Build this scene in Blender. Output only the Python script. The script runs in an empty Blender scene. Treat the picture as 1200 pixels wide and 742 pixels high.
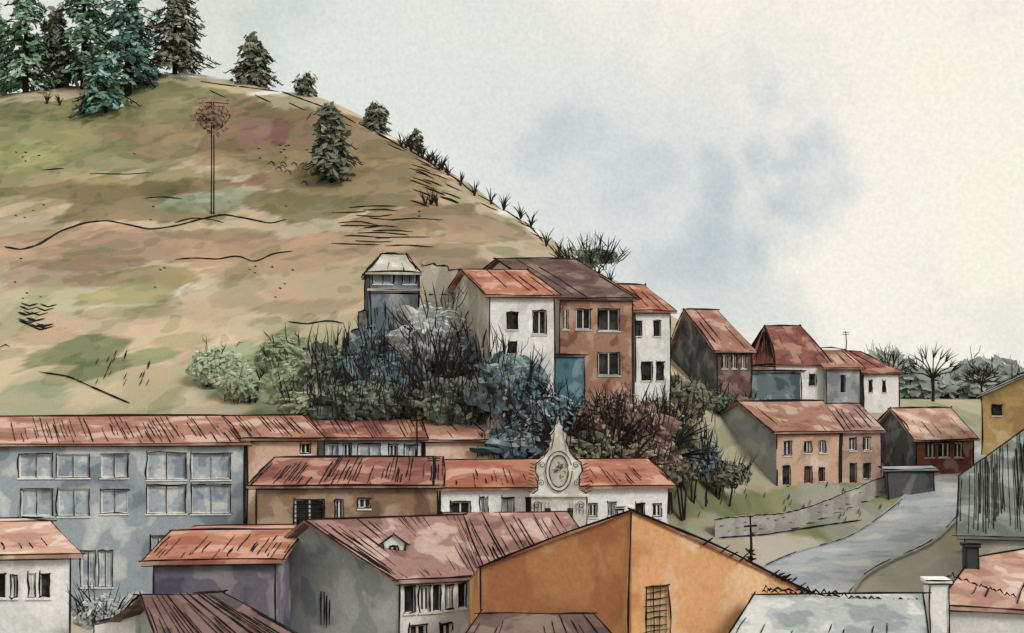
import bpy, math, random
import numpy as np
from mathutils import Vector
random.seed(7); rng=np.random.default_rng(7)
F=1500.0; CX=600.0; HY=430.0; CZ=20.0
scene=bpy.context.scene
def V(*a): return np.array(a,dtype=float)
def P(px,py,d): return V((px-CX)/F*d, d, CZ+(HY-py)/F*d)
def linw(h,g=1.0):
    h=h.lstrip('#'); o=[]
    for i in (0,2,4):
        c=int(h[i:i+2],16)/255
        c=c/12.92 if c<=0.04045 else ((c+0.055)/1.055)**2.4
        o.append(min(c*g,0.95))
    return tuple(o)+(1.0,)
def lin(h,g=1.0,des=0.21):
    r,gg,b,_=linw(h,g); l=0.3*r+0.55*gg+0.15*b
    r,gg,b=[x*(1-des)+l*des for x in (r,gg,b)]
    return (min(r*0.96,.88),min(gg*1.0,.88),min(b*1.08,.88),1.0)
# ---------------------------------------------------------------- materials
MATS={}
def nd(nt,t,**k):
    n=nt.nodes.new(t)
    for a,b in k.items(): setattr(n,a,b)
    return n
def wash(c1,c2=None,c3=None,size=2.5,grain=0.12,gain=1.0,attr=False,leafy=False):
    """watercolour-like mottled pigment, world-space procedural"""
    key=(c1,c2,c3,size,grain,gain,attr,leafy)
    if key in MATS: return MATS[key]
    c2=c2 or c1; c3=c3 or c2
    m=bpy.data.materials.new('wash_'+c1.strip('#')); m.use_nodes=True
    nt=m.node_tree; nt.nodes.clear(); L=nt.links.new
    out=nd(nt,'ShaderNodeOutputMaterial'); b=nd(nt,'ShaderNodeBsdfDiffuse'); b.inputs['Roughness'].default_value=0.9
    if leafy:
        tr=nd(nt,'ShaderNodeBsdfTranslucent'); ms=nd(nt,'ShaderNodeMixShader'); ms.inputs[0].default_value=.25
        L(b.outputs[0],ms.inputs[1]); L(tr.outputs[0],ms.inputs[2]); L(ms.outputs[0],out.inputs[0])
    else: L(b.outputs[0],out.inputs[0])
    g=nd(nt,'ShaderNodeNewGeometry'); pos=g.outputs['Position']
    if attr:
        mp=nd(nt,'ShaderNodeVectorMath',operation='MULTIPLY'); mp.inputs[1].default_value=(.8,0.12,1.5); L(pos,mp.inputs[0]); pos=mp.outputs[0]
    w=nd(nt,'ShaderNodeTexNoise'); w.inputs['Scale'].default_value=0.9/size; w.inputs['Detail'].default_value=2
    L(pos,w.inputs['Vector'])
    sc=nd(nt,'ShaderNodeVectorMath',operation='SCALE'); sc.inputs['Scale'].default_value=size*(.45 if attr else 1.1)
    L(w.outputs['Color'],sc.inputs[0])
    ad=nd(nt,'ShaderNodeVectorMath',operation='ADD'); L(pos,ad.inputs[0]); L(sc.outputs[0],ad.inputs[1])
    n=nd(nt,'ShaderNodeTexNoise'); n.inputs['Scale'].default_value=1/size; n.inputs['Detail'].default_value=3; n.inputs['Roughness'].default_value=0.45
    L(ad.outputs[0],n.inputs['Vector'])
    r=nd(nt,'ShaderNodeValToRGB'); L(n.outputs['Fac'],r.inputs[0])
    def mul(c,f): return (c[0]*f,c[1]*f,c[2]*f,1)
    if attr: a1,a2,a3=(0.78,0.82,0.76,1),(.97,.97,.97,1),(1.12,1.09,1.08,1)
    else: a1,a2,a3=lin(c1,gain),lin(c2,gain),lin(c3,gain)
    st=[(0,a1),(0.40,a1),(0.425,mul(a2,0.86)),(0.46,a2),(0.55,a2),(0.575,mul(a3,0.88)),(0.62,a3)]
    el=r.color_ramp.elements
    el[0].position=0; el[0].color=a1; el[1].position=1; el[1].color=mul(a3,1.05)
    for p_,c_ in st[1:]:
        e=el.new(p_); e.color=c_
    col=r.outputs[0]
    if attr:
        at=nd(nt,'ShaderNodeAttribute',attribute_name='Col')
        mx=nd(nt,'ShaderNodeVectorMath',operation='MULTIPLY'); L(at.outputs['Color'],mx.inputs[0]); L(col,mx.inputs[1]); col=mx.outputs[0]
        n2=nd(nt,'ShaderNodeTexNoise'); n2.inputs['Scale'].default_value=2.2/size; n2.inputs['Detail'].default_value=1
        L(ad.outputs[0],n2.inputs['Vector'])
        r2=nd(nt,'ShaderNodeValToRGB'); L(n2.outputs['Fac'],r2.inputs[0])
        e=r2.color_ramp.elements; e[0].position=0.38; e[0].color=(0.80,0.84,0.79,1); e[1].position=0.40; e[1].color=(1,1,1,1)
        q=e.new(0.62); q.color=(1,1,1,1); q=e.new(0.64); q.color=(1.08,1.0,0.98,1)
        mx2=nd(nt,'ShaderNodeVectorMath',operation='MULTIPLY'); L(col,mx2.inputs[0]); L(r2.outputs[0],mx2.inputs[1]); col=mx2.outputs[0]
    gr=nd(nt,'ShaderNodeTexNoise'); gr.inputs['Scale'].default_value=5.0; gr.inputs['Detail'].default_value=3; gr.inputs['Roughness'].default_value=0.75
    L(g.outputs['Position'],gr.inputs['Vector'])
    mr=nd(nt,'ShaderNodeMapRange'); mr.inputs['From Min'].default_value=0.3; mr.inputs['From Max'].default_value=0.7
    mr.inputs['To Min'].default_value=1-grain; mr.inputs['To Max'].default_value=1+grain; L(gr.outputs['Fac'],mr.inputs['Value'])
    fs=nd(nt,'ShaderNodeVectorMath',operation='SCALE'); L(col,fs.inputs[0]); L(mr.outputs[0],fs.inputs['Scale'])
    L(fs.outputs[0],b.inputs['Color'])
    if leafy: L(fs.outputs[0],tr.inputs['Color'])
    MATS[key]=m; return m
def ink_mat():
    m=bpy.data.materials.new('ink'); m.use_nodes=True; nt=m.node_tree; nt.nodes.clear()
    out=nd(nt,'ShaderNodeOutputMaterial'); b=nd(nt,'ShaderNodeBsdfDiffuse')
    n=nd(nt,'ShaderNodeTexNoise'); n.inputs['Scale'].default_value=1.5
    r=nd(nt,'ShaderNodeValToRGB'); r.color_ramp.elements[0].color=(0.010,0.008,0.008,1); r.color_ramp.elements[1].color=(0.035,0.027,0.024,1)
    nt.links.new(n.outputs['Fac'],r.inputs[0]); nt.links.new(r.outputs[0],b.inputs[0]); nt.links.new(b.outputs[0],out.inputs[0])
    return m
INK=ink_mat()
# ---------------------------------------------------------------- mesh builder
class MB:
    def __init__(s): s.v=[]; s.f=[]; s.m=[]
    def poly(s,pts,mi=0):
        i=len(s.v); s.v+= [tuple(p) for p in pts]; s.f.append(tuple(range(i,i+len(pts)))); s.m.append(mi)
    def box(s,o,a,b,c,mi=0):
        o,a,b,c=[np.array(t,float) for t in (o,a,b,c)]
        p=[o,o+a,o+a+b,o+b,o+c,o+a+c,o+a+b+c,o+b+c]
        i=len(s.v); s.v+=[tuple(q) for q in p]
        for f in ((0,3,2,1),(4,5,6,7),(0,1,5,4),(1,2,6,5),(2,3,7,6),(3,0,4,7)):
            s.f.append(tuple(i+k for k in f)); s.m.append(mi)
    def tube(s,pts,rad,mi=0,k=3):
        pts=np.asarray(pts,float); n=len(pts)
        t=np.gradient(pts,axis=0); t/= (np.linalg.norm(t,axis=1)[:,None]+1e-9)
        ref=V(0.31,0.2,0.93) if abs(t[0][2])<0.8 else V(0.9,0.3,0.1)
        a=np.cross(t,ref); a/=(np.linalg.norm(a,axis=1)[:,None]+1e-9); b=np.cross(t,a)
        i=len(s.v); rad=np.broadcast_to(rad,(n,))
        for j in range(n):
            for q in range(k):
                th=2*math.pi*q/k
                s.v.append(tuple(pts[j]+rad[j]*(math.cos(th)*a[j]+math.sin(th)*b[j])))
        for j in range(n-1):
            for q in range(k):
                q2=(q+1)%k
                s.f.append((i+j*k+q,i+j*k+q2,i+(j+1)*k+q2,i+(j+1)*k+q)); s.m.append(mi)
    def build(s,name,mats,parent=None,smooth=False):
        me=bpy.data.meshes.new(name); me.from_pydata(s.v,[],s.f); me.update()
        for m in mats: me.materials.append(m)
        if len(mats)>1: me.polygons.foreach_set('material_index',s.m)
        if smooth: me.polygons.foreach_set('use_smooth',[True]*len(s.f))
        o=bpy.data.objects.new(name,me); scene.collection.objects.link(o)
        if parent: o.parent=parent
        return o
def empty(name):
    o=bpy.data.objects.new(name,None); scene.collection.objects.link(o); return o
def wob(mb,p,q,r,over=0.15,jit=1.0,taper=True,mi=0):
    """hand-drawn line from p to q"""
    p=np.array(p,float); q=np.array(q,float); L=np.linalg.norm(q-p)
    if L<1e-4: return
    t=(q-p)/L; o=min(over*random.random(),L*0.15)*1.0
    p=p-t*o; q=q+t*o*random.random()
    n=max(4,min(16,int(L/(r*14))+3))
    s=np.linspace(0,1,n)[:,None]
    pts=p+(q-p)*s
    ph=rng.normal(size=(3,3))
    w=np.zeros_like(pts)
    for k in range(3): w+=np.sin(s*(k+1)*2.3+ph[k][0]*3)*ph[k][None,:]*0.5/(k+1)
    w-= w[0]*(1-s)+w[-1]*s
    pts=pts+w*r*jit
    rr=r*(0.6+0.7*rng.random(n))
    if taper: rr[-1]*=0.45; rr[0]*=0.7
    mb.tube(pts,rr,mi)
# ---------------------------------------------------------------- terrain
ctrl=[]
def c(px,py,d,dz=0): p=P(px,py,d); ctrl.append((p[0],p[1],p[2]+dz))
ridge=[(-350,60,285),(-150,85,275),(0,112,265),(100,100,262),(150,90,260),(235,92,255),(330,104,247),(385,124,240),(440,150,232),(480,172,225),(520,196,219),(560,224,211),(590,242,205),(620,260,198),(650,290,190),(700,322,182),(740,345,176),(790,375,172)]
for a in ridge:
    c(*a); p=P(*a); ctrl.append((p[0]+8,p[1]+35,p[2]-9)); ctrl.append((p[0]+30,p[1]+110,max(12,p[2]-42)))
for a in [(-250,500,118),(-250,300,180),(-250,190,225),(0,490,118),(0,400,145),(0,290,180),(0,200,220),(150,480,119),(150,380,150),(150,260,190),(150,180,222),
  (300,478,120),(300,390,147),(300,270,188),(300,180,220),(400,470,120),(450,400,135),(450,300,165),(450,220,200),(550,380,128),(550,300,155),(550,255,185),(640,440,108),(640,350,145),
  (500,470,116),(600,500,108),(700,520,107),(780,555,108),(720,458,112),(790,448,128),(850,468,142),(900,470,150),(950,473,155),(1050,472,162),(1120,472,175),(900,455,190),
  (860,572,120),(960,573,121),(1060,578,120),(1140,545,135),(1130,565,126),(1000,600,112),(860,600,112),(800,590,108),(1170,515,118),(1230,520,118),(1190,470,180),(800,500,118),
  (850,640,101),(900,680,92),(1000,635,100),(1050,610,108),(1100,585,117),(980,720,78),(1080,690,80),(1120,640,92),(1200,650,85),
  (1000,462,260),(1200,465,260),(1400,470,260)]: c(*a)
for x in (-120,-80,-40,0,30): ctrl.append((x,98,5))
for x in (-120,-60,0,60,120):
    ctrl+= [(x,80,3.5 if x<50 else 5),(x,45,2.5),(x,0,2),(x,-80,2)]
for x in (0,100,200,300): ctrl.append((x,420,10))
ctrl+= [(180,150,12),(180,90,6),(250,200,12)]
C=np.array(ctrl); XY=C[:,:2]
def kern(d2): return np.sqrt(d2+60.0)
D=((XY[:,None,:]-XY[None])**2).sum(-1)
n=len(C); A_=np.zeros((n+1,n+1)); A_[:n,:n]=kern(D)-np.eye(n)*0.3; A_[n,:n]=1; A_[:n,n]=1
W_=np.linalg.solve(A_,np.append(C[:,2],0))
def sines(x,y,seed,s):
    r=np.random.default_rng(seed); o=0
    for k in range(7):
        a=r.random()*6.28; f=(0.6+r.random()*1.4)/s
        o=o+np.sin((x*np.cos(a)+y*np.sin(a))*f*2.0+r.random()*6.28)
    return o/2.6
def spread(a,b,step,lo,hi):
    core=list(np.arange(a,b+step/2,step)); s=step; v=core[-1]
    while v<hi: s*=1.22; v+=s; core.append(v)
    s=step; v=core[0]
    while v>lo: s*=1.22; v-=s; core.insert(0,v)
    return np.array(core)
xs=spread(-120,75,0.7,-6000,6000); ys=spread(78,272,0.8,-500,9000)
X,Y=np.meshgrid(xs,ys)
def zrbf(x,y):
    o=np.full(x.shape,W_[n]); 
    for i in range(n): o+=W_[i]*kern((x-XY[i,0])**2+(y-XY[i,1])**2)
    return o
Z=zrbf(X,Y)
R_=np.sqrt((X-20)**2+(Y-160)**2); tt=np.clip((R_-300)/260,0,1); tt=tt*tt*(3-2*tt)
Z=Z*(1-tt)+9*tt
hillm=np.clip((Z-16)/15,0,1)*(1-tt)
Z+=hillm*(0.25*sines(X,Y,3,6)+0.6*sines(X,Y,4,17))
def zt(x,y):
    x=np.asarray(x,float); y=np.asarray(y,float)
    i=np.clip(np.searchsorted(xs,x)-1,0,len(xs)-2); j=np.clip(np.searchsorted(ys,y)-1,0,len(ys)-2)
    fx=(x-xs[i])/(xs[i+1]-xs[i]); fy=(y-ys[j])/(ys[j+1]-ys[j])
    return Z[j,i]*(1-fx)*(1-fy)+Z[j,i+1]*fx*(1-fy)+Z[j+1,i]*(1-fx)*fy+Z[j+1,i+1]*fx*fy
# road bed graded into the terrain
rd=[(850,770,68),(905,712,81),(945,690,91),(995,668,97),(1050,640,103),(1095,612,112),(1125,585,124),(1150,558,136),(1200,535,150)]
cen=np.array([P(*a)[:2] for a in rd]); t0=np.linspace(0,1,len(rd)); t1=np.linspace(0,1,90)
cx=np.interp(t1,t0,cen[:,0]); cy=np.interp(t1,t0,cen[:,1])
for _ in range(8): cx[1:-1]=(cx[:-2]+2*cx[1:-1]+cx[2:])/4; cy[1:-1]=(cy[:-2]+2*cy[1:-1]+cy[2:])/4
hw_=np.interp(t1,[0,.35,.7,1],[3.9,3.6,2.6,2.3])
hc=zt(cx,cy)
for _ in range(30): hc[1:-1]=(hc[:-2]+2*hc[1:-1]+hc[2:])/4
sel=(X>0)&(X<90)&(Y>50)&(Y<165); xi,yi=X[sel],Y[sel]
dd=(xi[:,None]-cx[None])**2+(yi[:,None]-cy[None])**2; k_=dd.argmin(1); dm=np.sqrt(dd[np.arange(len(xi)),k_])
wt=np.clip((9.5-dm)/4.5,0,1); wt=wt*wt*(3-2*wt)
Z[sel]=Z[sel]*(1-wt)+(hc[k_]-.05)*wt
DD=np.arange(88,600,0.5)
def hit(px,py):
    for k in range(40):
        u=(px-CX)/F; v=(HY-py)/F
        z=CZ+v*DD-zt(u*DD,DD)
        w=np.where(z<=0)[0]
        if len(w):
            i=w[0]
            d=DD[i]
            if i>0: d=DD[i-1]+0.5*z[i-1]/(z[i-1]-z[i]+1e-9)
            return V(u*d,d,CZ+v*d)
        py+=1.5
    return P(px,py,200)
HG=.86; HD=.17
base=np.array(lin('#c0ac88',HG,HD)[:3])
Col=np.zeros(X.shape+(3,)); Col[:]=base
Q_=Z+0.25*Y
Wx=sines(X,Q_,11,7); Wz=sines(X,Q_,12,7); Wf=sines(X,Q_,13,2.2); Wg=sines(X,Q_,14,1.1)
def patch(px,py,rx,ry,colr,a=1.0,soft=0.06):
    p=hit(px,py); d=p[1]; ax=rx/F*d; az=ry/F*d
    q=np.sqrt(((X-p[0])/ax+Wx*0.22)**2+((Z-p[2])/az+Wz*0.25)**2+((Y-d)/45)**4)+Wf*0.13+Wg*.06
    al=np.clip((1+soft-q)/(2*soft),0,1); al=al*al*(3-2*al)*a
    rim=np.exp(-((q-0.97)/0.05)**2)*0.16*a
    cc=np.array(lin(colr,HG,HD)[:3])
    Col[:]=Col*(1-al[...,None])+cc*al[...,None]
    Col[:]*=(1-rim[...,None])
flat=(1-np.clip((Z-13)/6,0,1))
Col[:]=Col*(1-0.7*flat[...,None])+np.array(lin('#b0ab8a',.92)[:3])*0.7*flat[...,None]
for q in [(60,160,170,45,'#928f5a',.9),(150,120,150,30,'#868452',.9),(40,215,170,35,'#a39664',.9),(30,185,90,22,'#a8a668',.85),(150,185,90,25,'#969060',.75),(250,150,110,45,'#9c865f',.85),(180,235,120,30,'#8c7a52',.85),(100,225,90,16,'#84764e',.7),(20,130,50,14,'#7f8052',.6),
 (200,130,50,16,'#a29a68',.6),(320,150,90,38,'#8e7452',.8),(390,170,90,40,'#92795a',.85),(430,210,110,38,'#988159',.85),(500,250,80,36,'#967b5a',.85),(560,270,60,32,'#a68c6a',.85),(460,180,50,20,'#877752',.85),(300,190,60,24,'#9f8a60',.7),
 (265,236,75,15,'#98a080',.75),(225,232,40,8,'#b2b296',.7),(302,214,13,14,'#96695c',.8),(298,150,24,18,'#947266',.75),(330,152,12,18,'#865a54',.8),(250,185,26,16,'#a5875f',.6),(330,240,45,14,'#857550',.8),(370,245,60,20,'#7c764a',.75),(440,235,50,14,'#7d7350',.6),
 (80,290,140,36,'#b99473',.8),(220,290,150,28,'#a98d6c',.8),(330,300,120,32,'#b2936e',.8),(450,290,90,28,'#b09270',.75),(160,330,70,18,'#9a8856',.75),(60,325,60,24,'#a98474',.55),(260,275,60,10,'#8f7c58',.6),(120,310,50,12,'#a07f6c',.6),
 (90,352,130,20,'#c2ba8e',.9),(150,345,60,14,'#aba168',.8),(240,340,50,12,'#d6d0b2',.9),(300,350,130,30,'#cbb28c',.85),(120,390,150,28,'#c8b08a',.85),(60,430,120,28,'#c4b088',.85),(300,400,90,36,'#d2bc94',.75),
 (200,455,150,22,'#cfba92',.85),(30,470,60,24,'#a5a880',.8),(15,380,22,80,'#a29c70',.5),(105,410,44,20,'#788254',.9),(165,422,26,14,'#8c935c',.8),(60,418,30,12,'#868858',.8),(120,435,30,12,'#6c7850',.75),(200,400,30,10,'#a39a6c',.6),(150,365,50,9,'#a39468',.6),(60,395,40,10,'#a58a68',.5),
 (255,430,38,36,'#a3ab80',.85),(280,445,26,22,'#959e70',.85),(340,410,45,40,'#8d9668',.9),(340,450,60,36,'#848f64',.85),(400,400,28,18,'#a8a984',.7),
 (480,330,50,34,'#b49c76',.6),(400,330,70,28,'#bea680',.7),(520,300,50,24,'#9a8064',.7),(560,315,26,14,'#8d7660',.6),(360,360,50,10,'#a08a66',.6),
 (900,590,120,24,'#8a8c5a',.95),(820,590,60,40,'#7c8254',.9),(990,585,80,16,'#989866',.9),(1110,482,60,12,'#b4b088',.8),(1110,560,40,20,'#8e9168',.8),(900,650,90,24,'#c8bca4',.9),(830,640,40,30,'#b0a788',.8),(1100,660,60,60,'#b0aa98',.8)]: patch(*q)
for q in [(235,86,40,7,'#f0e9d8'),(345,100,45,7,'#f0e9d8'),(600,245,18,7,'#ece4d2'),(632,268,14,9,'#ece4d2'),(462,160,16,5,'#ece4d2')]: patch(*q,0.9,0.3)
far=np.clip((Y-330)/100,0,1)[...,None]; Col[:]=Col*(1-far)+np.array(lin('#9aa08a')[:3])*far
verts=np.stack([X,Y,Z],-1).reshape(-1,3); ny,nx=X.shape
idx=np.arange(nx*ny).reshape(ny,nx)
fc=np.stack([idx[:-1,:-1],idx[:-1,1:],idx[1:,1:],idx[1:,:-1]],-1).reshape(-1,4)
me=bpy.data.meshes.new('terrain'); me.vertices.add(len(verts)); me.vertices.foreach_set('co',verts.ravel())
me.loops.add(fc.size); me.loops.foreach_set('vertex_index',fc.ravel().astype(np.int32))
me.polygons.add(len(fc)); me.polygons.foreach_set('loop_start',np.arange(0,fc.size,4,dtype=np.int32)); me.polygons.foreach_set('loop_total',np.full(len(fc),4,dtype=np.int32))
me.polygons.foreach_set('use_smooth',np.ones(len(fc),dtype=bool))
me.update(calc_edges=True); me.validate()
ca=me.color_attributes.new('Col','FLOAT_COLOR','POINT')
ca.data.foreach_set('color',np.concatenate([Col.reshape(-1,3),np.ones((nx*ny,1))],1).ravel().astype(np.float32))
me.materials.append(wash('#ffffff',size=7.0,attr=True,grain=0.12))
terrain=bpy.data.objects.new('hillside_terrain',me); scene.collection.objects.link(terrain)
gi=MB()
def gpath(pts,w=2.2,lift=0.12,dens=6,jit=1.0):
    pts=np.array(pts,float); seg=np.linalg.norm(np.diff(pts,axis=0),axis=1); cum=np.insert(np.cumsum(seg),0,0)
    m=max(3,int(cum[-1]/dens)); t=np.linspace(0,cum[-1],m); xx=np.interp(t,cum,pts[:,0]); yy=np.interp(t,cum,pts[:,1])
    if m>6: yy[1:-1]=(yy[:-2]+yy[1:-1]*2+yy[2:])/4
    h=[hit(a,b) for a,b in zip(xx,yy)]
    ok=[h[0]]
    for q in h[1:]:
        if abs(q[1]-ok[-1][1])<25: ok.append(q)
    if len(ok)<3: return
    h=np.array(ok); h[:,2]+=lift
    r=w/2*h[:,1]/F*(0.6+0.8*rng.random(len(h))); r[0]*=.4; r[-1]*=.3
    gi.tube(h,r)
gpath([(5,290),(25,294),(45,288),(70,272),(100,262),(125,259),(150,264),(175,270),(205,266),(235,258),(262,252),(290,257),(318,263),(335,258)],2.6)
gpath([(205,262),(225,256),(250,258),(262,262)],1.6)
gpath([(205,305),(230,303),(255,305),(280,300),(298,309),(320,298),(343,295)],2)
gpath([(45,437),(80,442),(115,458),(152,474)],2.2)
gpath([(50,200),(75,198)],1.8); gpath([(170,233),(190,231),(215,234)],1.8); gpath([(105,204),(150,205),(175,203)],1.5)
gpath([(338,378),(360,381),(385,376),(402,380)],2); gpath([(0,408),(8,404),(12,408)],1.6)
for k in range(16):
    x=385+random.random()*75; y=244+k*3; gpath([(x,y),(x+25,y+random.uniform(-3,3)),(x+40+random.random()*25,y+random.uniform(-2,4))],1.8)
for k in range(18):
    x=20+random.random()*28; y=352+random.random()*32; gpath([(x,y),(x+9,y+4),(x+20,y+1)],2.0,dens=4)
for k in range(18):
    x=480+random.random()*40; y=190+random.random()*52; gpath([(x,y),(x+10,y+3),(x+22,y+8)],1.8,dens=4)
for k in range(8):
    x=310+random.random()*50; y=190+random.random()*26; gpath([(x,y),(x+5,y-4),(x+8,y+3)],1.3,dens=3)
for k in range(20):
    x=110+random.random()*65; y=418+random.random()*36; gpath([(x,y),(x+4,y-8)],1.5,dens=3)
for k in range(12):
    x=265+random.random()*60; y=400+random.random()*36; gpath([(x,y),(x+4,y-6),(x+8,y-5)],1.5,dens=3)
for k in range(44):
    x=random.choice([5,290,330,470,150])+random.random()*45; y=random.choice([240,170,330,300])+random.random()*20; gpath([(x,y),(x+1.5,y+.7),(x+3,y+1)],1.7,dens=1)
cr=[(235,91),(280,97),(330,103),(385,122),(420,140),(440,150),(480,172),(520,196),(560,224),(590,241),(615,256),(640,280),(655,295)]
for a,b in zip(cr[:-1],cr[1:]):
    gpath([(a[0],a[1]+5),((a[0]+b[0])/2,(a[1]+b[1])/2+4+random.random()*2),(b[0]-3,b[1]+5)],2.0,dens=5)
    x=a[0]+random.random()*20; y=a[1]+14+random.random()*8; gpath([(x,y),(x+12,y+6),(x+20,y+9)],1.6,dens=4)
for k in range(40):
    x=790+random.random()*270; y=570+random.random()*45; gpath([(x,y),(x+2,y-7)],1.4,dens=3)
gpath([(842,632),(900,628),(960,618),(1010,611)],1.8)
gi.build('field_furrow_lines',[INK])
# ---------------------------------------------------------------- road
tg=np.stack([np.gradient(cx),np.gradient(cy)],1); tg/=np.linalg.norm(tg,axis=1)[:,None]; nm=np.stack([tg[:,1],-tg[:,0]],1)
rmb=MB(); kmb=MB(); rik=MB(); rows=[]
for i in range(90): rows.append([V(cx[i]+nm[i,0]*s*hw_[i],cy[i]+nm[i,1]*s*hw_[i],hc[i]+0.05) for s in (-1,-.5,0,.5,1)])
for i in range(89):
    for j in range(4): rmb.poly([rows[i][j],rows[i][j+1],rows[i+1][j+1],rows[i+1][j]][::-1])
    for j,sg in ((0,-1),(4,1)):
        a=rows[i][j]; b=rows[i+1][j]; nn=V(nm[i,0],nm[i,1],0)*sg*0.25
        kmb.box(a+V(0,0,-0.5),b-a,nn,V(0,0,0.62))
for j in (0,4):
    for i0 in range(0,84,12):
        if random.random()<.8:
            pts=np.array([r[j]+V(0,0,0.14) for r in rows[i0:i0+random.randint(7,12)]]); rik.tube(pts,0.045*(0.4+1.0*rng.random(len(pts))))
road=empty('road'); rmb.build('carriageway',[wash('#9a9c9c','#aaaba8','#bcbab2',size=3.2,grain=.14)],road); kmb.build('kerb',[wash('#aeaa9e','#a19f92')],road); rik.build('edge_lines',[INK],road)

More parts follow.
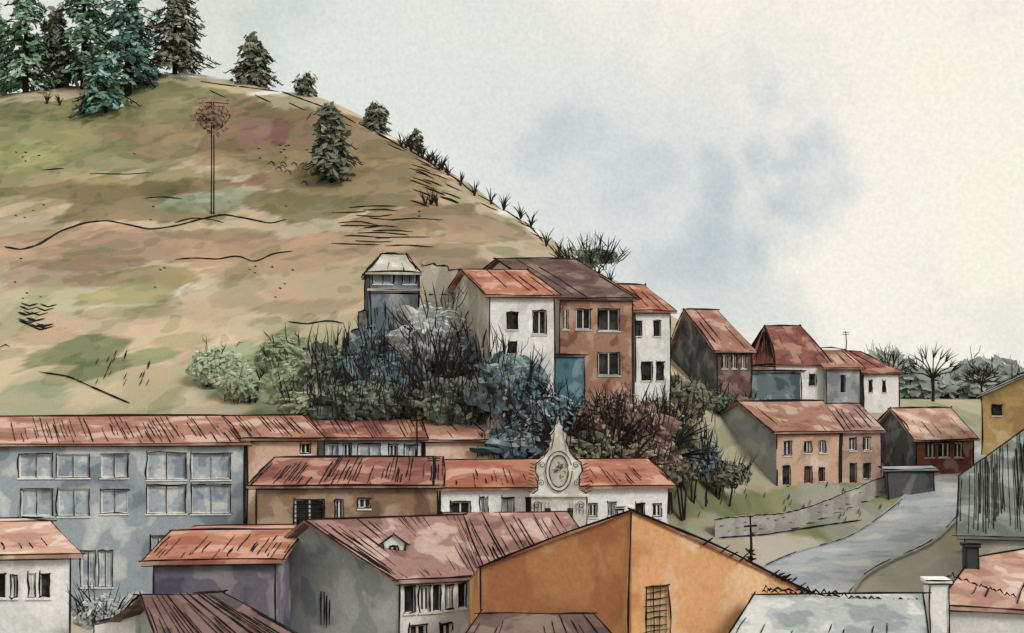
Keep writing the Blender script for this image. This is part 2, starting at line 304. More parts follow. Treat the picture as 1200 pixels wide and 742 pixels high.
# ---------------------------------------------------------------- houses
GLASS=wash('#2b2725','#3c3837','#504c4c',size=0.8); PAPER=wash('#efe8da','#e6dfd0',size=2)
PALE=wash('#929ca3','#b2b8ba','#d2d2cc',size=1.2); WOOD=wash('#5a4234','#6e5240',size=1)
def rayplane(px,p0,h):
    u=(px-CX)/F
    M=np.array([[h[0],-u],[h[1],-1.0]]); s,t=np.linalg.solve(M,-p0[:2]); return s,t
class House:
    def __init__(s,name,A,B,R1,R2,base,wall,roof,lwall=None,A2=None,hip=False,over=0.45,hatch=8,lhatch=0,wins=(),lw=2.2,free=False,flat=False,trim=PAPER,hlen=(0.5,1.0),rthick=0.16):
        s.e=empty(name); s.name=name
        a=P(*A); b=P(*B); r1=P(*R1); r2=P(*R2)
        if not free: b[2]=a[2]; r2[2]=r1[2]
        else:
            nn=np.cross(b-a,r1-a); r2[2]=a[2]-(nn[0]*(r2[0]-a[0])+nn[1]*(r2[1]-a[1]))/nn[2]
        if A2: 
            a2=P(A2[0],430,A2[1]); b2=b+(a2-a)
        else:
            a2=a+2*(r1-a); b2=b+2*(r2-b)
        a2[2]=a[2]; b2[2]=b[2]
        s.c=(a,b,b2,a2); s.r=(r1,r2); s.lw=lw
        W=MB(); G=MB(); I=MB()
        rr=lambda p: lw/2*p[1]/F
        faces={'F':(a,b),'R':(b,b2),'B':(b2,a2),'L':(a2,a)}
        for k,(p0,p1) in faces.items():
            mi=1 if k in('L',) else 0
            L=np.linalg.norm((p1-p0)[:2]); h=(p1-p0)/L; h[2]=0; nrm=V(h[1],-h[0],0)
            top=min(p0[2],p1[2])
            rects=[]
            for w in wins:
                if w[0]!=k: continue
                s0,t0=rayplane(w[1],p0,h); s1,t1=rayplane(w[3],p0,h); tm=(t0+t1)/2
                z1=CZ+(HY-w[2])/F*tm; z0=CZ+(HY-w[4])/F*tm
                if s0>s1: s0,s1=s1,s0
                s0=max(s0,0.1); s1=min(s1,L-0.1); z1=min(z1,top-0.12); z0=max(z0,base+0.1)
                if s1-s0>0.1 and z1-z0>0.1: rects.append((s0,s1,z0,z1,w[5]))
            sc=sorted({0.0,L}|{q for r in rects for q in r[:2]}); zc=sorted({base,top}|{q for r in rects for q in r[2:4]})
            pt=lambda s_,z_,n_=0: V(p0[0]+h[0]*s_+nrm[0]*n_,p0[1]+h[1]*s_+nrm[1]*n_,z_)
            for i in range(len(sc)-1):
                for j in range(len(zc)-1):
                    ms=(sc[i]+sc[i+1])/2; mz=(zc[j]+zc[j+1])/2
                    if any(r[0]<ms<r[1] and r[2]<mz<r[3] for r in rects): continue
                    W.poly([pt(sc[i],zc[j]),pt(sc[i+1],zc[j]),pt(sc[i+1],zc[j+1]),pt(sc[i],zc[j+1])],mi)
            if abs(p0[2]-p1[2])>0.01:
                hi=p0 if p0[2]>p1[2] else p1
                W.poly([pt(0,top),pt(L,top),hi],mi)
            for (s0,s1,z0,z1,st) in rects:
                dpt=-0.2
                for q in (((s0,z0),(s1,z0)),((s1,z0),(s1,z1)),((s1,z1),(s0,z1)),((s0,z1),(s0,z0))):
                    W.poly([pt(*q[0]),pt(*q[1]),pt(*q[1],dpt),pt(*q[0],dpt)],mi)
                G.poly([pt(s0,z0,dpt),pt(s1,z0,dpt),pt(s1,z1,dpt),pt(s0,z1,dpt)],{0:0,1:2,2:0,3:3,4:0}[st])
                fr=0.09; fm=1
                if st in(0,1,4):
                    for (ss,zz,ls,lz) in ((s0,z0,s1-s0,fr),(s0,z1-fr,s1-s0,fr),(s0,z0+fr,fr,z1-z0-2*fr),(s1-fr,z0+fr,fr,z1-z0-2*fr),((s0+s1)/2-fr/2,z0+fr,fr,z1-z0-2*fr)):
                        G.box(pt(ss,zz,dpt+0.01),h*ls,V(0,0,lz),nrm*0.08,fm)
                G.box(pt(s0-0.08,z0-0.1,0.003),h*(s1-s0+0.16),V(0,0,0.09),nrm*0.1,1)
                r_=rr(p0)*0.85; o=0.03
                for q in (((s0,z0),(s1,z0)),((s1,z0),(s1,z1)),((s1,z1),(s0,z1)),((s0,z1),(s0,z0))):
                    if random.random()<0.93: wob(I,pt(*q[0],o),pt(*q[1],o),r_*(0.7+0.6*random.random()),over=0.18,jit=1.9)
                if st==1: wob(I,pt((s0+s1)/2,z0,-0.08),pt((s0+s1)/2,z1,-0.08),r_*0.7)
                if st==4:
                    m=int((z1-z0)/0.28)
                    for kk in range(m): wob(I,pt(s0,z0+(kk+.5)*0.28,0),pt(s1,z0+(kk+.5)*0.28+0.05,0),r_*0.8)
            wob(I,pt(0,base+0.1,0.02),pt(0,p0[2],0.02),rr(p0),over=0.1,jit=1.8)
        if flat:
            ce=(a+b+a2+b2)/4
            q=[p+ (p-ce)/np.linalg.norm(p-ce)*over for p in s.c]
            tops=[q]
        elif hip:
            A_o,B_o=[p+(p-r)/np.linalg.norm(p-r)*over for p,r in ((a,r1),(b,r2))]
            A2o,B2o=[p+(p-r)/np.linalg.norm(p-r)*over for p,r in ((a2,r1),(b2,r2))]
            tops=[[A_o,B_o,r2,r1],[B_o,B2o,r2],[B2o,A2o,r1,r2],[A2o,A_o,r1]]
        else:
            for (x,y,z) in (((a2),(a),(r1)),((b),(b2),(r2))): W.poly([x,y,z],1 if x is a2 else 0)
            e=(b-a)/np.linalg.norm(b-a)
            f=lambda p,r: p+(p-r)/np.linalg.norm(p-r)*over
            A_o,B_o,A2o,B2o=f(a,r1)-e*over,f(b,r2)+e*over,f(a2,r1)-e*over,f(b2,r2)+e*over
            R1o,R2o=r1-e*over,r2+e*over
            tops=[[A_o,B_o,R2o,R1o],[B2o,A2o,R1o,R2o]]
        T=MB(); up=V(0,0,rthick)
        for q in tops:
            q=[np.array(p)+V(0,0,0.06) for p in q]
            T.poly([p+up for p in q]); T.poly(q[::-1])
            for i in range(len(q)): 
                j=(i+1)%len(q); T.poly([q[i],q[j],q[j]+up,q[i]+up])
            for i in range(len(q)):
                j=(i+1)%len(q); wob(I,q[i]+up*1.1,q[j]+up*1.1,rr(q[i])*(0.8+0.3*random.random()),over=0.35,jit=2.2)
                if i==0 and random.random()<0.7: wob(I,q[0]+V(0,0,-0.05),q[1]+V(0,0,-0.05),rr(q[0])*0.6,jit=2)
        def hat(q,n,r):
            q=[np.array(p)+V(0,0,0.09)+up for p in q]
            for k in range(n):
                t=(k+random.uniform(0.1,0.9))/n
                if math.sin(t*23+n)+random.uniform(-.9,.9)<-.55: continue
                bpt=q[0]+(q[1]-q[0])*t; tpt=q[3]+(q[2]-q[3])*t if len(q)==4 else q[2]
                u0=random.uniform(0,0.3); ln=random.uniform(*hlen); u1=min(1,u0+ln)
                if len(q)==3: u1=min(u1,0.85)
                wob(I,bpt+(tpt-bpt)*u0,bpt+(tpt-bpt)*u1,r*random.uniform(.4,.9),over=0.0,jit=1.8)
        if hatch and not flat: hat(tops[0],hatch,rr(a))
        if lhatch and not flat: hat(tops[3] if hip else tops[1],lhatch,rr(a))
        lwall=lwall or wall  # darker left-wall colours on some houses paint in the shaded side
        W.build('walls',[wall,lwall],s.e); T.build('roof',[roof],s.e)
        if G.v: G.build('windows',[GLASS,trim,PALE,WOOD],s.e)
        s.Ie=I
    def done(s): s.Ie.build('ink_outline',[INK],s.e); return s
RED=wash('#96624c','#aa755c','#c69c84',size=2.4); ORG=wash('#a05a40','#b06e50','#c99274',size=2.2)
PINK=wash('#8c6155','#a67a6a','#c6a392',size=2.0); BRN=wash('#5e4840','#6e5449','#8a7062',size=2.2)
DKR=wash('#7e493b','#94594a','#b58068',size=2.0); SAL=wash('#b07e66','#c6977c','#dcb9a2',size=2.0)
WHT=wash('#dcd8cf','#ece7dc','#f6f0e4',size=3); GRY=wash('#8c8f8f','#a8a9a4','#c4c2b8',size=2.6)
BLG=wash('#848e94','#a6adae','#cccdc7',size=3.4); DKG=wash('#4a4a4c','#62605f','#827f79',size=2.0)
PCH=wash('#cc9f7c','#dfb692','#eccfb2',size=2.6); OCH=wash('#b88e48','#cea458','#dfbd78',size=2.5)
BRK=wash('#99644a','#bb8868','#d0a68a',size=1.8); TEAL=wash('#3f6a74','#56838b','#7fa3a8',size=1.8)
TAN=wash('#ada38d','#c2b79f','#d8cfbd',size=2.4); BRW=wash('#84624a','#9f7b58','#ba9a78',size=2.0)
PUR=wash('#5c5664','#736b76','#93898b',size=1.8); LRED=wash('#84463c','#985444','#b88a7a',size=1.5)
def H(*a,**k): return House(*a,**k).done()
w1=[]
for x0,x1 in ((22,62),(66,105)): w1+=[('F',x0,532,x1,560,1),('F',x0+2,573,x1,605,1)]
for x0,x1 in ((172,218),(224,270)): w1+=[('F',x0,531,x1,562,1),('F',x0,568,x1,602,1)]
w1+=[('F',118,574,150,602,1),('F',95,645,112,688,1),('F',115,645,132,688,1),('F',118,532,150,560,1),('F',176,628,196,655,1)]
H('long_apartment_building',(-90,523,88),(286,518,90),(-90,492,96),(262,490,98),2.5,BLG,RED,hatch=80,wins=w1,hlen=(.3,1))
H('peach_house',(289,516,90.3),(372,515,91),(268,491,97.5),(348,489,98.5),4,PCH,RED,hatch=22,wins=[('F',352,520,364,532,0)])
H('white_blue_house',(380,515,96),(494,516,96.2),(358,487,103),(482,483,103),5,wash('#9eb0b8','#c5cccb','#e6e2d8',size=2.5),DKR,hatch=26,lw=2,
  wins=[('F',384,520,396,538,1),('F',402,520,412,538,0),('F',420,520,446,538,1),('F',456,521,466,538,0),('F',474,521,486,538,1)])
H('terracotta_house',(498,516.5,96.3),(606,516,97),(484,483,103.3),(553,486,104),5,PCH,RED,hatch=5,wins=[('F',560,524,572,536,1)])
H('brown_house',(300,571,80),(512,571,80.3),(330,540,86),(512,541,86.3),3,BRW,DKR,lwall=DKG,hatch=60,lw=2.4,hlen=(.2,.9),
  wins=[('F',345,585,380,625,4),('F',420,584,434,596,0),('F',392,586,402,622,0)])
hw=[('F',528,588,551,607,0),('F',562,583,572,604,1),('F',588,583,602,604,1),('F',616,583,626,604,2),('F',690,590,700,606,0),('F',712,588,722,606,1),('F',745,590,755,606,2),('F',765,590,775,606,0)]
H('white_parish_house',(516,574,80.5),(783,577,82),(516,543,87),(752,546,88.3),3,WHT,ORG,hatch=40,lw=2.3,wins=hw,hlen=(.15,.6))
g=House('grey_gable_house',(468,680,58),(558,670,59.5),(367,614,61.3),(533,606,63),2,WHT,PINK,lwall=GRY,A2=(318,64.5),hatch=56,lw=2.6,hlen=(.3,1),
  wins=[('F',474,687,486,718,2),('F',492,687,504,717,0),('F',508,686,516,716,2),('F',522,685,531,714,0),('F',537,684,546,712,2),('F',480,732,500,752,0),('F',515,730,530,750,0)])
a_,b_=g.c[3],g.c[0]; hh_=(b_-a_)/np.linalg.norm(b_-a_); nn_=V(hh_[1],-hh_[0],0)
for k in range(4):
    p=a_+hh_*(4.0+.22*k)+nn_*.03; wob(g.Ie,p+V(0,0,-1.2-.1*k),p+V(0,0,-2.6-.3*random.random()),.045)
p=P(462,650,59.8); D_=MB(); D_.box(p+V(-0.5,0,-0.3),V(1.0,0,0),V(0,1.6,0),V(0,0,0.85),1)
D_.poly([p+V(-.7,-.15,.5),p+V(0,-.15,.95),p+V(0,2.,.95),p+V(-.7,1.6,.5)]); D_.poly([p+V(.7,-.15,.5),p+V(0,-.15,.95),p+V(0,2.,.95),p+V(.7,1.6,.5)])
D_.poly([p+V(-.55,-.01,.52),p+V(.55,-.01,.52),p+V(0,-.01,.92)],1)
D_.build('dormer',[PINK,WHT],g.e)
for q0,q1 in (((-.7,-.2,.5),(0,-.2,1.0)),((.7,-.2,.5),(0,-.2,1.0)),((-.5,-.05,-.2),(-.5,-.05,.5)),((.5,-.05,-.2),(.5,-.05,.5)),((-.2,-.06,0),(-.2,-.06,.4)),((.15,-.06,0),(.15,-.06,.4)),((-.2,-.06,.4),(.15,-.06,.4)),((0,-.05,0),(0,-.05,.4)),((.05,-.05,0),(.05,-.05,.4))):
    wob(g.Ie,p+V(*q0),p+V(*q1),0.05)
g.done()
H('pink_roof_house',(561,672,60.2),(700,672,60.4),(528,606,66),(655,608,66.5),2,WHT,PINK,hatch=34,lw=2.4,hlen=(.3,1))
H('orange_roof_house',(180,661,58),(322,660,58.5),(212,627,64),(345,626,64.5),2,PUR,ORG,lwall=PUR,hatch=26,lw=2.4,hlen=(.15,.6),wins=[] )
H('white_corner_house',(-60,655,54),(82,652,54.5),(-60,618,60),(48,618,60.5),2,WHT,SAL,hatch=9,lw=2.5,hlen=(.1,.3),
  wins=[('F',-6,672,6,700,2),('F',12,674,20,700,1),('F',33,672,42,700,0),('F',47,672,58,700,2)])
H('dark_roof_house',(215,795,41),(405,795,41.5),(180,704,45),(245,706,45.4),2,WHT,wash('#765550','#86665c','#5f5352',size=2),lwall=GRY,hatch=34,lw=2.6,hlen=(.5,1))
H('tile_roof_house',(545,778,40),(725,778,40),(578,727,43),(680,724,43),2,WHT,BRN,hatch=14,lw=2.4)
H('pale_roof_shed',(850,775,44),(1075,775,44.4),(897,704,48),(1068,716,48.3),2,WHT,wash('#969a96','#b2b3ac','#cfccc0',size=1.8),hatch=14,lw=2.6,hlen=(.1,.5))
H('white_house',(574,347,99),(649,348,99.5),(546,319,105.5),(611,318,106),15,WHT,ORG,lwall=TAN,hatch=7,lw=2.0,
  wins=[('F',594,366,607,386,2),('F',624,364,640,392,0),('F',596,400,606,414,2)])
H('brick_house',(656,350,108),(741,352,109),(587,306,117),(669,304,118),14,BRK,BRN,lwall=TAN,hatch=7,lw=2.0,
  wins=[('F',659,362,666,386,0),('F',675,362,692,386,0),('F',701,362,726,388,0),('F',701,413,726,440,0),('F',662,425,674,442,2)])
H('white_terrace_house',(744,365,110),(785,368,111),(722,336,116),(750,338,117),14,WHT,ORG,hatch=4,lw=2.0,
  wins=[('F',745,376,752,394,2),('F',766,376,774,394,2),('F',752,424,764,446,2),('F',769,424,778,446,2)])
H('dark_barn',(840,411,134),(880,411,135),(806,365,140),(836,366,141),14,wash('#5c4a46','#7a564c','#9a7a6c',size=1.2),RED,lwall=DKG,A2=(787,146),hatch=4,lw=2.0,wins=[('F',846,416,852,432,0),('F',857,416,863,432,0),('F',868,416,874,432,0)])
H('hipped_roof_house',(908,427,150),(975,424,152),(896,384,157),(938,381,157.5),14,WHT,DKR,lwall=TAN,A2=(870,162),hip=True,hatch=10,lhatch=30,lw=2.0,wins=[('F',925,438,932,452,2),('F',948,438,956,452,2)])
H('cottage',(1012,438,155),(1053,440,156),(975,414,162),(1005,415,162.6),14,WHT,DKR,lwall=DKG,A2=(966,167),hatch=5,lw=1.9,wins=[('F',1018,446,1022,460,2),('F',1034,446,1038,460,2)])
H('annex_cottage',(968,432,150.5),(1008,434,151.5),(955,412,156),(985,412,156.5),14,GRY,RED,hatch=5,lw=1.8,wins=[('F',985,440,990,460,2)])
H('grey_shed',(840,437,140),(938,440,141.5),(840,430,142),(938,430,143),14,wash('#59696d','#7a898a','#a5aca8',size=2),DKG,flat=True,A2=(838,144),lw=1.9)
H('teal_garage',(626,419,103),(684,420,103.3),(626,419,105),(684,419,105),13,TEAL,DKG,flat=True,A2=(628,106),lw=1.9,over=.2)
H('stone_farmhouse',(910,507,122),(984,506,124),(868,473,128),(960,474,130),6.5,PCH,RED,lwall=wash('#85878a','#9b9c98','#b3aea2',size=3),A2=(822,133),hatch=5,lw=2.0,
  wins=[('F',918,517,928,534,0),('F',943,517,950,531,0),('F',960,517,967,531,0),('F',917,546,926,570,2),('F',943,547,951,570,3),('F',960,548,966,564,2),('L',836,520,842,532,2)])
H('farmhouse_annex',(987,506.5,124.4),(1032,504,126),(968,476,130.3),(1003,479,132),6.5,wash('#b89078','#cba58c','#d9bba2',size=2),PINK,hatch=6,lw=2.0,
  wins=[('F',995,513,1003,528,0),('F',1012,513,1020,528,0),('F',996,543,1003,568,2),('F',1012,543,1020,560,2)])
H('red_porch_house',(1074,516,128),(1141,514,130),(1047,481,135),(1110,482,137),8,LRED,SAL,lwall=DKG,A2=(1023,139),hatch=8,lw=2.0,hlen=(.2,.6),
  wins=[('F',1084,519,1094,536,0),('F',1100,519,1112,536,0),('F',1118,519,1128,536,0)])
H('dark_shed',(1040,553,115),(1094,552,116),(1040,550,117),(1096,550,117),6,DKG,GRY,flat=True,A2=(1036,118),lw=2)
H('ochre_house',(1285,466,112),(1275,466,125),(1215,436,113.5),(1213,436,126),12,OCH,GRY,lwall=OCH,A2=(1150,116),hatch=0,lw=2.2,wins=[('L',1163,474,1174,487,2)])
H('hatched_roof_house',(1130,628,76),(1290,632,76),(1132,562,82),(1262,455,94),4,TAN,wash('#6c7064','#7d8176','#9a9e94',size=2),free=True,hatch=110,lw=1.9,hlen=(.6,1))
H('salmon_roof_house',(1112,712,56),(1300,722,56),(1150,660,61),(1300,590,65),3,WHT,SAL,free=True,hatch=10,lw=2.6,hlen=(.1,.4))
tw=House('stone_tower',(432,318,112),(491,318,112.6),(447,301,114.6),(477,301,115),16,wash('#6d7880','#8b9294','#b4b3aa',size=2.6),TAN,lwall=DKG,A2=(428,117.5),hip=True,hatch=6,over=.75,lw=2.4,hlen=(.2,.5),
  wins=[('F',437,319,460,333,1),('F',472,320,487,333,1)])
a,b,b2,a2=tw.c
st=MB(); 
for z in (-1.6,-1.9): wob(tw.Ie,a+V(-.02,-.05,z),b+V(.02,-.05,z),0.07)
for k in range(30):
    p=a+(b-a)*random.random()+V(0,-.05,-random.uniform(2.5,6)); wob(tw.Ie,p,p+V(.05,0,-random.uniform(.5,1.6)),.045)
st.box(a+V(-0.12,-0.12,-1.7),(b-a)+V(0.24,0,0),V(0,0.115,0),V(0,0,0.2)); st.build('string_course',[TAN],tw.e); tw.done()
def slab(name,pts,thick,mat):
    e=empty(name); m=MB(); f=[np.array(p) for p in pts]; dv=V(0,thick,0); k=[p+dv for p in f]
    m.poly(f); m.poly(k[::-1])
    for i in range(len(f)):
        j=(i+1)%len(f); m.poly([f[j],f[i],k[i],k[j]])
    m.build('masonry',[mat],e)
    return e
top=[(494,312),(508,309),(512,312),(524,312),(526,317),(538,316),(540,322),(552,322),(554,330),(564,331),(566,342),(574,346)]
pts=[P(x,y,109) for x,y in top]+[P(576,430,109),P(494,430,109)]
e=slab('ruined_stone_wall',pts,1.2,TAN)
I=MB()
for i in range(len(top)-1): wob(I,pts[i]+V(0,-.05,.03),pts[i+1]+V(0,-.05,.03),0.08)
for k in range(20):
    x=random.uniform(500,568); y=random.uniform(335,395); wob(I,P(x,y,108.9),P(x+random.uniform(4,9),y+random.uniform(-1,1),108.9),0.04)
I.build('ink_outline',[INK],e)
top=[(402,412),(402,402),(412,400),(412,388),(420,386),(420,366),(430,364)]
pts=[P(x,y,112) for x,y in top]+[P(430,440,112),P(400,440,112)]
e=slab('stepped_garden_wall',pts,2.0,DKG); I=MB()
for i in range(len(top)-1): wob(I,pts[i]+V(0,-.05,.03),pts[i+1]+V(0,-.05,.03),0.08)
I.build('ink_outline',[INK],e)
a=P(838,632,103); b=P(1040,603,117); I=MB(); m=MB(); N=24; e=empty('stone_retaining_wall'); prev=None
for i in range(N+1):
    t=i/N; q=a+(b-a)*t; g0=float(zt(q[0],q[1]-1.0)); topz=max(min(q[2],g0+2.4),g0+1.6)+0.1*math.sin(t*9); cur=(V(q[0],q[1],g0-1.5),V(q[0],q[1],topz))
    if prev is not None:
        dv=V(0.1,0.8,0)
        m.poly([prev[0],cur[0],cur[1],prev[1]]); m.poly([prev[1],cur[1],cur[1]+dv,prev[1]+dv]); m.poly([cur[0]+dv,prev[0]+dv,prev[1]+dv,cur[1]+dv])
        wob(I,prev[1]+V(0,-.04,.04),cur[1]+V(0,-.04,.04),0.06)
        if i%2: wob(I,V(prev[0][0],prev[0][1]-.05,g0+.05),V(cur[0][0],cur[0][1]-.05,g0+.05),0.05)
        for kk in range(2):
            z=random.uniform(topz-2.,topz-0.3); wob(I,V(prev[1][0],q[1]-.3,z),V(prev[1][0]+random.uniform(.3,.9),q[1]-.2,z),0.035)
    prev=cur
m.build('masonry',[wash('#a39a8e','#b5ab9e','#c9bfb1',size=2)],e); I.build('ink_outline',[INK],e)

# orange house (bent gable)
e=empty('orange_gable_house'); W=MB(); I=MB()
ap=P(740,600,46); l=P(563,666,50); r=P(955,698,51); bz=2.0
OR_SHADE=wash('#bd743a','#cf8845','#dca268',size=3); OR_LIT=wash('#d68e45','#e4a45e','#efbd84',size=3.2)  # one orange wall: shaded tone painted left, sunlit tone painted right
wx0,wx1=757,782
h=(r-ap)[:2]; Lh=np.linalg.norm(h); h3=V(h[0]/Lh,h[1]/Lh,0); nr=V(h3[1],-h3[0],0)
s0,_t=rayplane(wx0,ap,h3); s1,_t1=rayplane(wx1,ap,h3); z1=CZ+(HY-688)/F*_t; z0=z1-2.6
topz=lambda s:ap[2]+(r[2]-ap[2])*s/Lh
q=lambda s,z,n_=0: V(ap[0]+h3[0]*s+nr[0]*n_,ap[1]+h3[1]*s+nr[1]*n_,z)
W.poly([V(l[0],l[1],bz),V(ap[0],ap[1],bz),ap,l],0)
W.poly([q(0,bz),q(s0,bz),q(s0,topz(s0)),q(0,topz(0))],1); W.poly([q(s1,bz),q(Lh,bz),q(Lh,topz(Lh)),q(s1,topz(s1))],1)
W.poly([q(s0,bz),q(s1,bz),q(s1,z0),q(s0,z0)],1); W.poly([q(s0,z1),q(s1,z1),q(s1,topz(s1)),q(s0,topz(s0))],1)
for A_1,B_1 in (((s0,z0),(s1,z0)),((s1,z0),(s1,z1)),((s1,z1),(s0,z1)),((s0,z1),(s0,z0))):
    W.poly([q(*A_1),q(*B_1),q(*B_1,-.12),q(*A_1,-.12)],1); wob(I,q(*A_1,.03),q(*B_1,.03),.035,jit=2)
W.poly([q(s0,z0,-.12),q(s1,z0,-.12),q(s1,z1,-.12),q(s0,z1,-.12)],2)
for k in (1,2): wob(I,q(s0+(s1-s0)*k/3,z0,0),q(s0+(s1-s0)*k/3,z1,0),.025,jit=2)
for k in range(1,11): wob(I,q(s0,z0+(z1-z0)*k/11,0),q(s1,z0+(z1-z0)*k/11+random.uniform(-.04,.04),0),.026,jit=2)
apb=V(ap[0],59,12.6); lb=V(l[0]-1,62,9.4); rb=V(r[0]+1,63,7.8)
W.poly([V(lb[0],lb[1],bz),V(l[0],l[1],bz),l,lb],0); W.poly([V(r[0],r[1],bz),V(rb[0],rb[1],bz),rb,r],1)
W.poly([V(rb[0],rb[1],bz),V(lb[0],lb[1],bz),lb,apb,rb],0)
W.build('walls',[OR_SHADE,OR_LIT,wash('#c79a62','#d4ac78',size=.8)],e)
T=MB()
for qd in ([l,ap,apb,lb],[ap,r,rb,apb]):
    t_=[np.array(p)+V(0,-0.15 if i<2 else 0,0.03) for i,p in enumerate(qd)]; up=V(0,0,0.1)
    T.poly([p+up for p in t_]); T.poly(t_[::-1])
    for i in range(4): j=(i+1)%4; T.poly([t_[i],t_[j],t_[j]+up,t_[i]+up])
T.build('roof',[ORG],e)
for p0,p1 in ((l,ap),(ap,r)): 
    wob(I,p0+V(0,-.2,.1),p1+V(0,-.2,.1),.055,over=.4,jit=2)
wob(I,ap+V(0,-.05,0),V(ap[0],ap[1]-.05,bz+3),.045,jit=2); wob(I,l+V(0,-.05,0),V(l[0],l[1]-.05,bz+3),.05)
for k in range(12):
    t=random.random()*0.6+.3; p=ap+(r-ap)*t; wob(I,p+V(0,-.22,.05),p+V(.3,-.22,.12+.2*random.random()),.04)
I.build('ink_outline',[INK],e)
e=empty('roof_antenna'); m=MB(); bp=P(880,670,49.5); tp=P(879,604,49.5)
m.tube([bp,(bp+tp)/2+V(.03,0,0),tp],[.06,.05,.03],k=6); m.tube([P(872,617,49.5),P(887,616,49.5)],[.04,.04],k=5); m.tube([P(874,628,49.5),P(885,628,49.5)],[.03,.03],k=5)
for k in range(20):
    a=random.random()*6.28; z=random.uniform(647,662); p=P(880,z,49.5); m.tube([p,p+V(math.cos(a)*.22,math.sin(a)*.22,random.uniform(-.2,.2))],[.06,.03])
m.build('pole',[INK],e)
# baroque bell gable: stepped volutes rising to a finial, oval panel
e=empty('church_bell_gable'); half=[(33,612),(33,580),(25,574),(24,562),(28,552),(26,542),(17,535),(12,526),(9,516),(10,509),(5,503),(2,496),(0,488)]
ptsL=[P(655-x,y,78) for x,y in half]+[P(655+x,y,78) for x,y in half[::-1][1:]]
ptsL=[P(622,660,78)]+ptsL+[P(688,660,78)]
m=MB(); f=ptsL[::-1]; dv=V(0,.9,0)
m.poly([p for p in f]); m.poly([p+dv for p in f][::-1])
for i in range(len(f)): j=(i+1)%len(f); m.poly([f[j],f[i],f[i]+dv,f[j]+dv])
o0=P(655,552,77.97)
an=np.linspace(0,6.2832,21)[:-1]
ringo=[o0+V(math.cos(t)*.78,-.08,math.sin(t)*1.2) for t in an]; ringi=[o0+V(math.cos(t)*.58,-.08,math.sin(t)*.98) for t in an]
for i in range(20):
    j=(i+1)%20; m.poly([ringi[i],ringo[i],ringo[j],ringi[j]],0); m.poly([ringo[i],ringo[i]+V(0,.12,0),ringo[j]+V(0,.12,0),ringo[j]],0)
m.poly([q_+V(0,.07,0) for q_ in ringi],1)
m.box(P(621,582,77.95),V(3.55,0,0),V(0,-.18,0),V(0,0,.16),0)
m.build('facade',[wash('#d0c5af','#e2d9c6','#f2ebdc',size=1.2),wash('#bdb29c','#cfc4ae',size=.7)],e)
I=MB(); fr=V(0,-.06,0)
for i in range(len(ptsL)-1): wob(I,ptsL[i]+fr,ptsL[i+1]+fr,.045,over=.15,jit=2)
for rx_,rz_ in ((.8,1.22),(.58,.98)): I.tube([o0+V(math.cos(t)*rx_,-.12,math.sin(t)*rz_) for t in np.linspace(.3,6.3,22)],.02+.025*rng.random(22))
for k in range(16):
    t=random.random()*6.28; rr_=random.uniform(.1,.8); x=math.cos(t)*.45*rr_; z=math.sin(t)*.8*rr_
    I.tube([o0+V(x,-.06,z),o0+V(x+random.uniform(-.15,.15),-.06,z+.1),o0+V(x+random.uniform(-.2,.2),-.06,z+.2)],[.015,.028,.012])
def spiral(px,py,r0,sg):
    an=np.linspace(0,9,26); cpt=P(px,py,77.9); I.tube([cpt+V(sg*math.cos(t)*r0*(1-t/11),-.05,math.sin(t)*r0*(1-t/11)) for t in an],.024)
for sg in (-1,1):
    spiral(655+sg*21,566,.22,sg); spiral(655+sg*20,545,.22,sg); spiral(655+sg*26,592,.25,-sg)
    wob(I,P(655+sg*5,508,77.9),P(655+sg*9,528,77.9),.028)
    for k in range(5): wob(I,P(655+sg*(12+k*4),590,77.9),P(655+sg*(12+k*4.2),603,77.9),.025)
    for k in range(9): wob(I,P(655+sg*(28+k*.4),545+k*4,77.9),P(655+sg*(34+k*.5),543+k*4,77.9),.03)
I.build('ink_outline',[INK],e)
m=MB()
for x in (642,668): m.box(P(x-3,610,77.95),V(.34,0,0),V(0,.04,0),V(0,0,.75))
m.build('openings',[GLASS],e)
def chimney(name,px,py0,py1,wpx,d,mat):
    e=empty(name); m=MB(); w=wpx/F*d; b_=P(px,py1,d); hgt=(py1-py0)/F*d; r=1.1*d/F
    m.box(b_+V(-w/2,-w/2,-.6),V(w,0,0),V(0,w,0),V(0,0,hgt+.6)); m.box(b_+V(-w*.65,-w*.65,hgt),V(w*1.3,0,0),V(0,w*1.3,0),V(0,0,.14)); m.build('stack',[mat],e)
    I=MB()
    for x in (-w/2,w/2): wob(I,b_+V(x,-w/2-.02,0),b_+V(x,-w/2-.02,hgt),r)
    for z in (hgt,hgt+.14): wob(I,b_+V(-w*.7,-w*.65-.02,z),b_+V(w*.7,-w*.65-.02,z),r)
    I.build('ink_outline',[INK],e)
chimney('chimney',1097,682,745,22,50,WHT); chimney('chimney',1137,640,668,14,60,DKG); chimney('chimney',492,478,490,8,101,PCH); chimney('chimney',726,596,606,8,78,WHT)
e=empty('roof_tile_caps'); m=MB()
def scal(pa,pb,k,amp,r):
    i=0.0
    while i<k:
        w_=random.uniform(.5,1.5); a=pa+(pb-pa)*(i/k)+V(0,0,random.uniform(-.06,.06)); b=pa+(pb-pa)*((i+w_*.9)/k); m.tube([a,(a+b)/2+V(0,0,amp*random.uniform(.1,1.1)),b],[r*.6,r*1.3,r*.5]); i+=w_
scal(P(893,703,47.7)+V(0,0,.3),P(1075,715,47.9)+V(0,0,.3),22,.14,.04); scal(P(1110,680,54)+V(0,0,.2),P(1190,706,54)+V(0,0,.2),12,.18,.04)
scal(P(895,700,47.8)+V(0,0,.3),P(980,706,47.9)+V(0,0,.3),9,.2,.045)
m.build('caps',[INK],e)

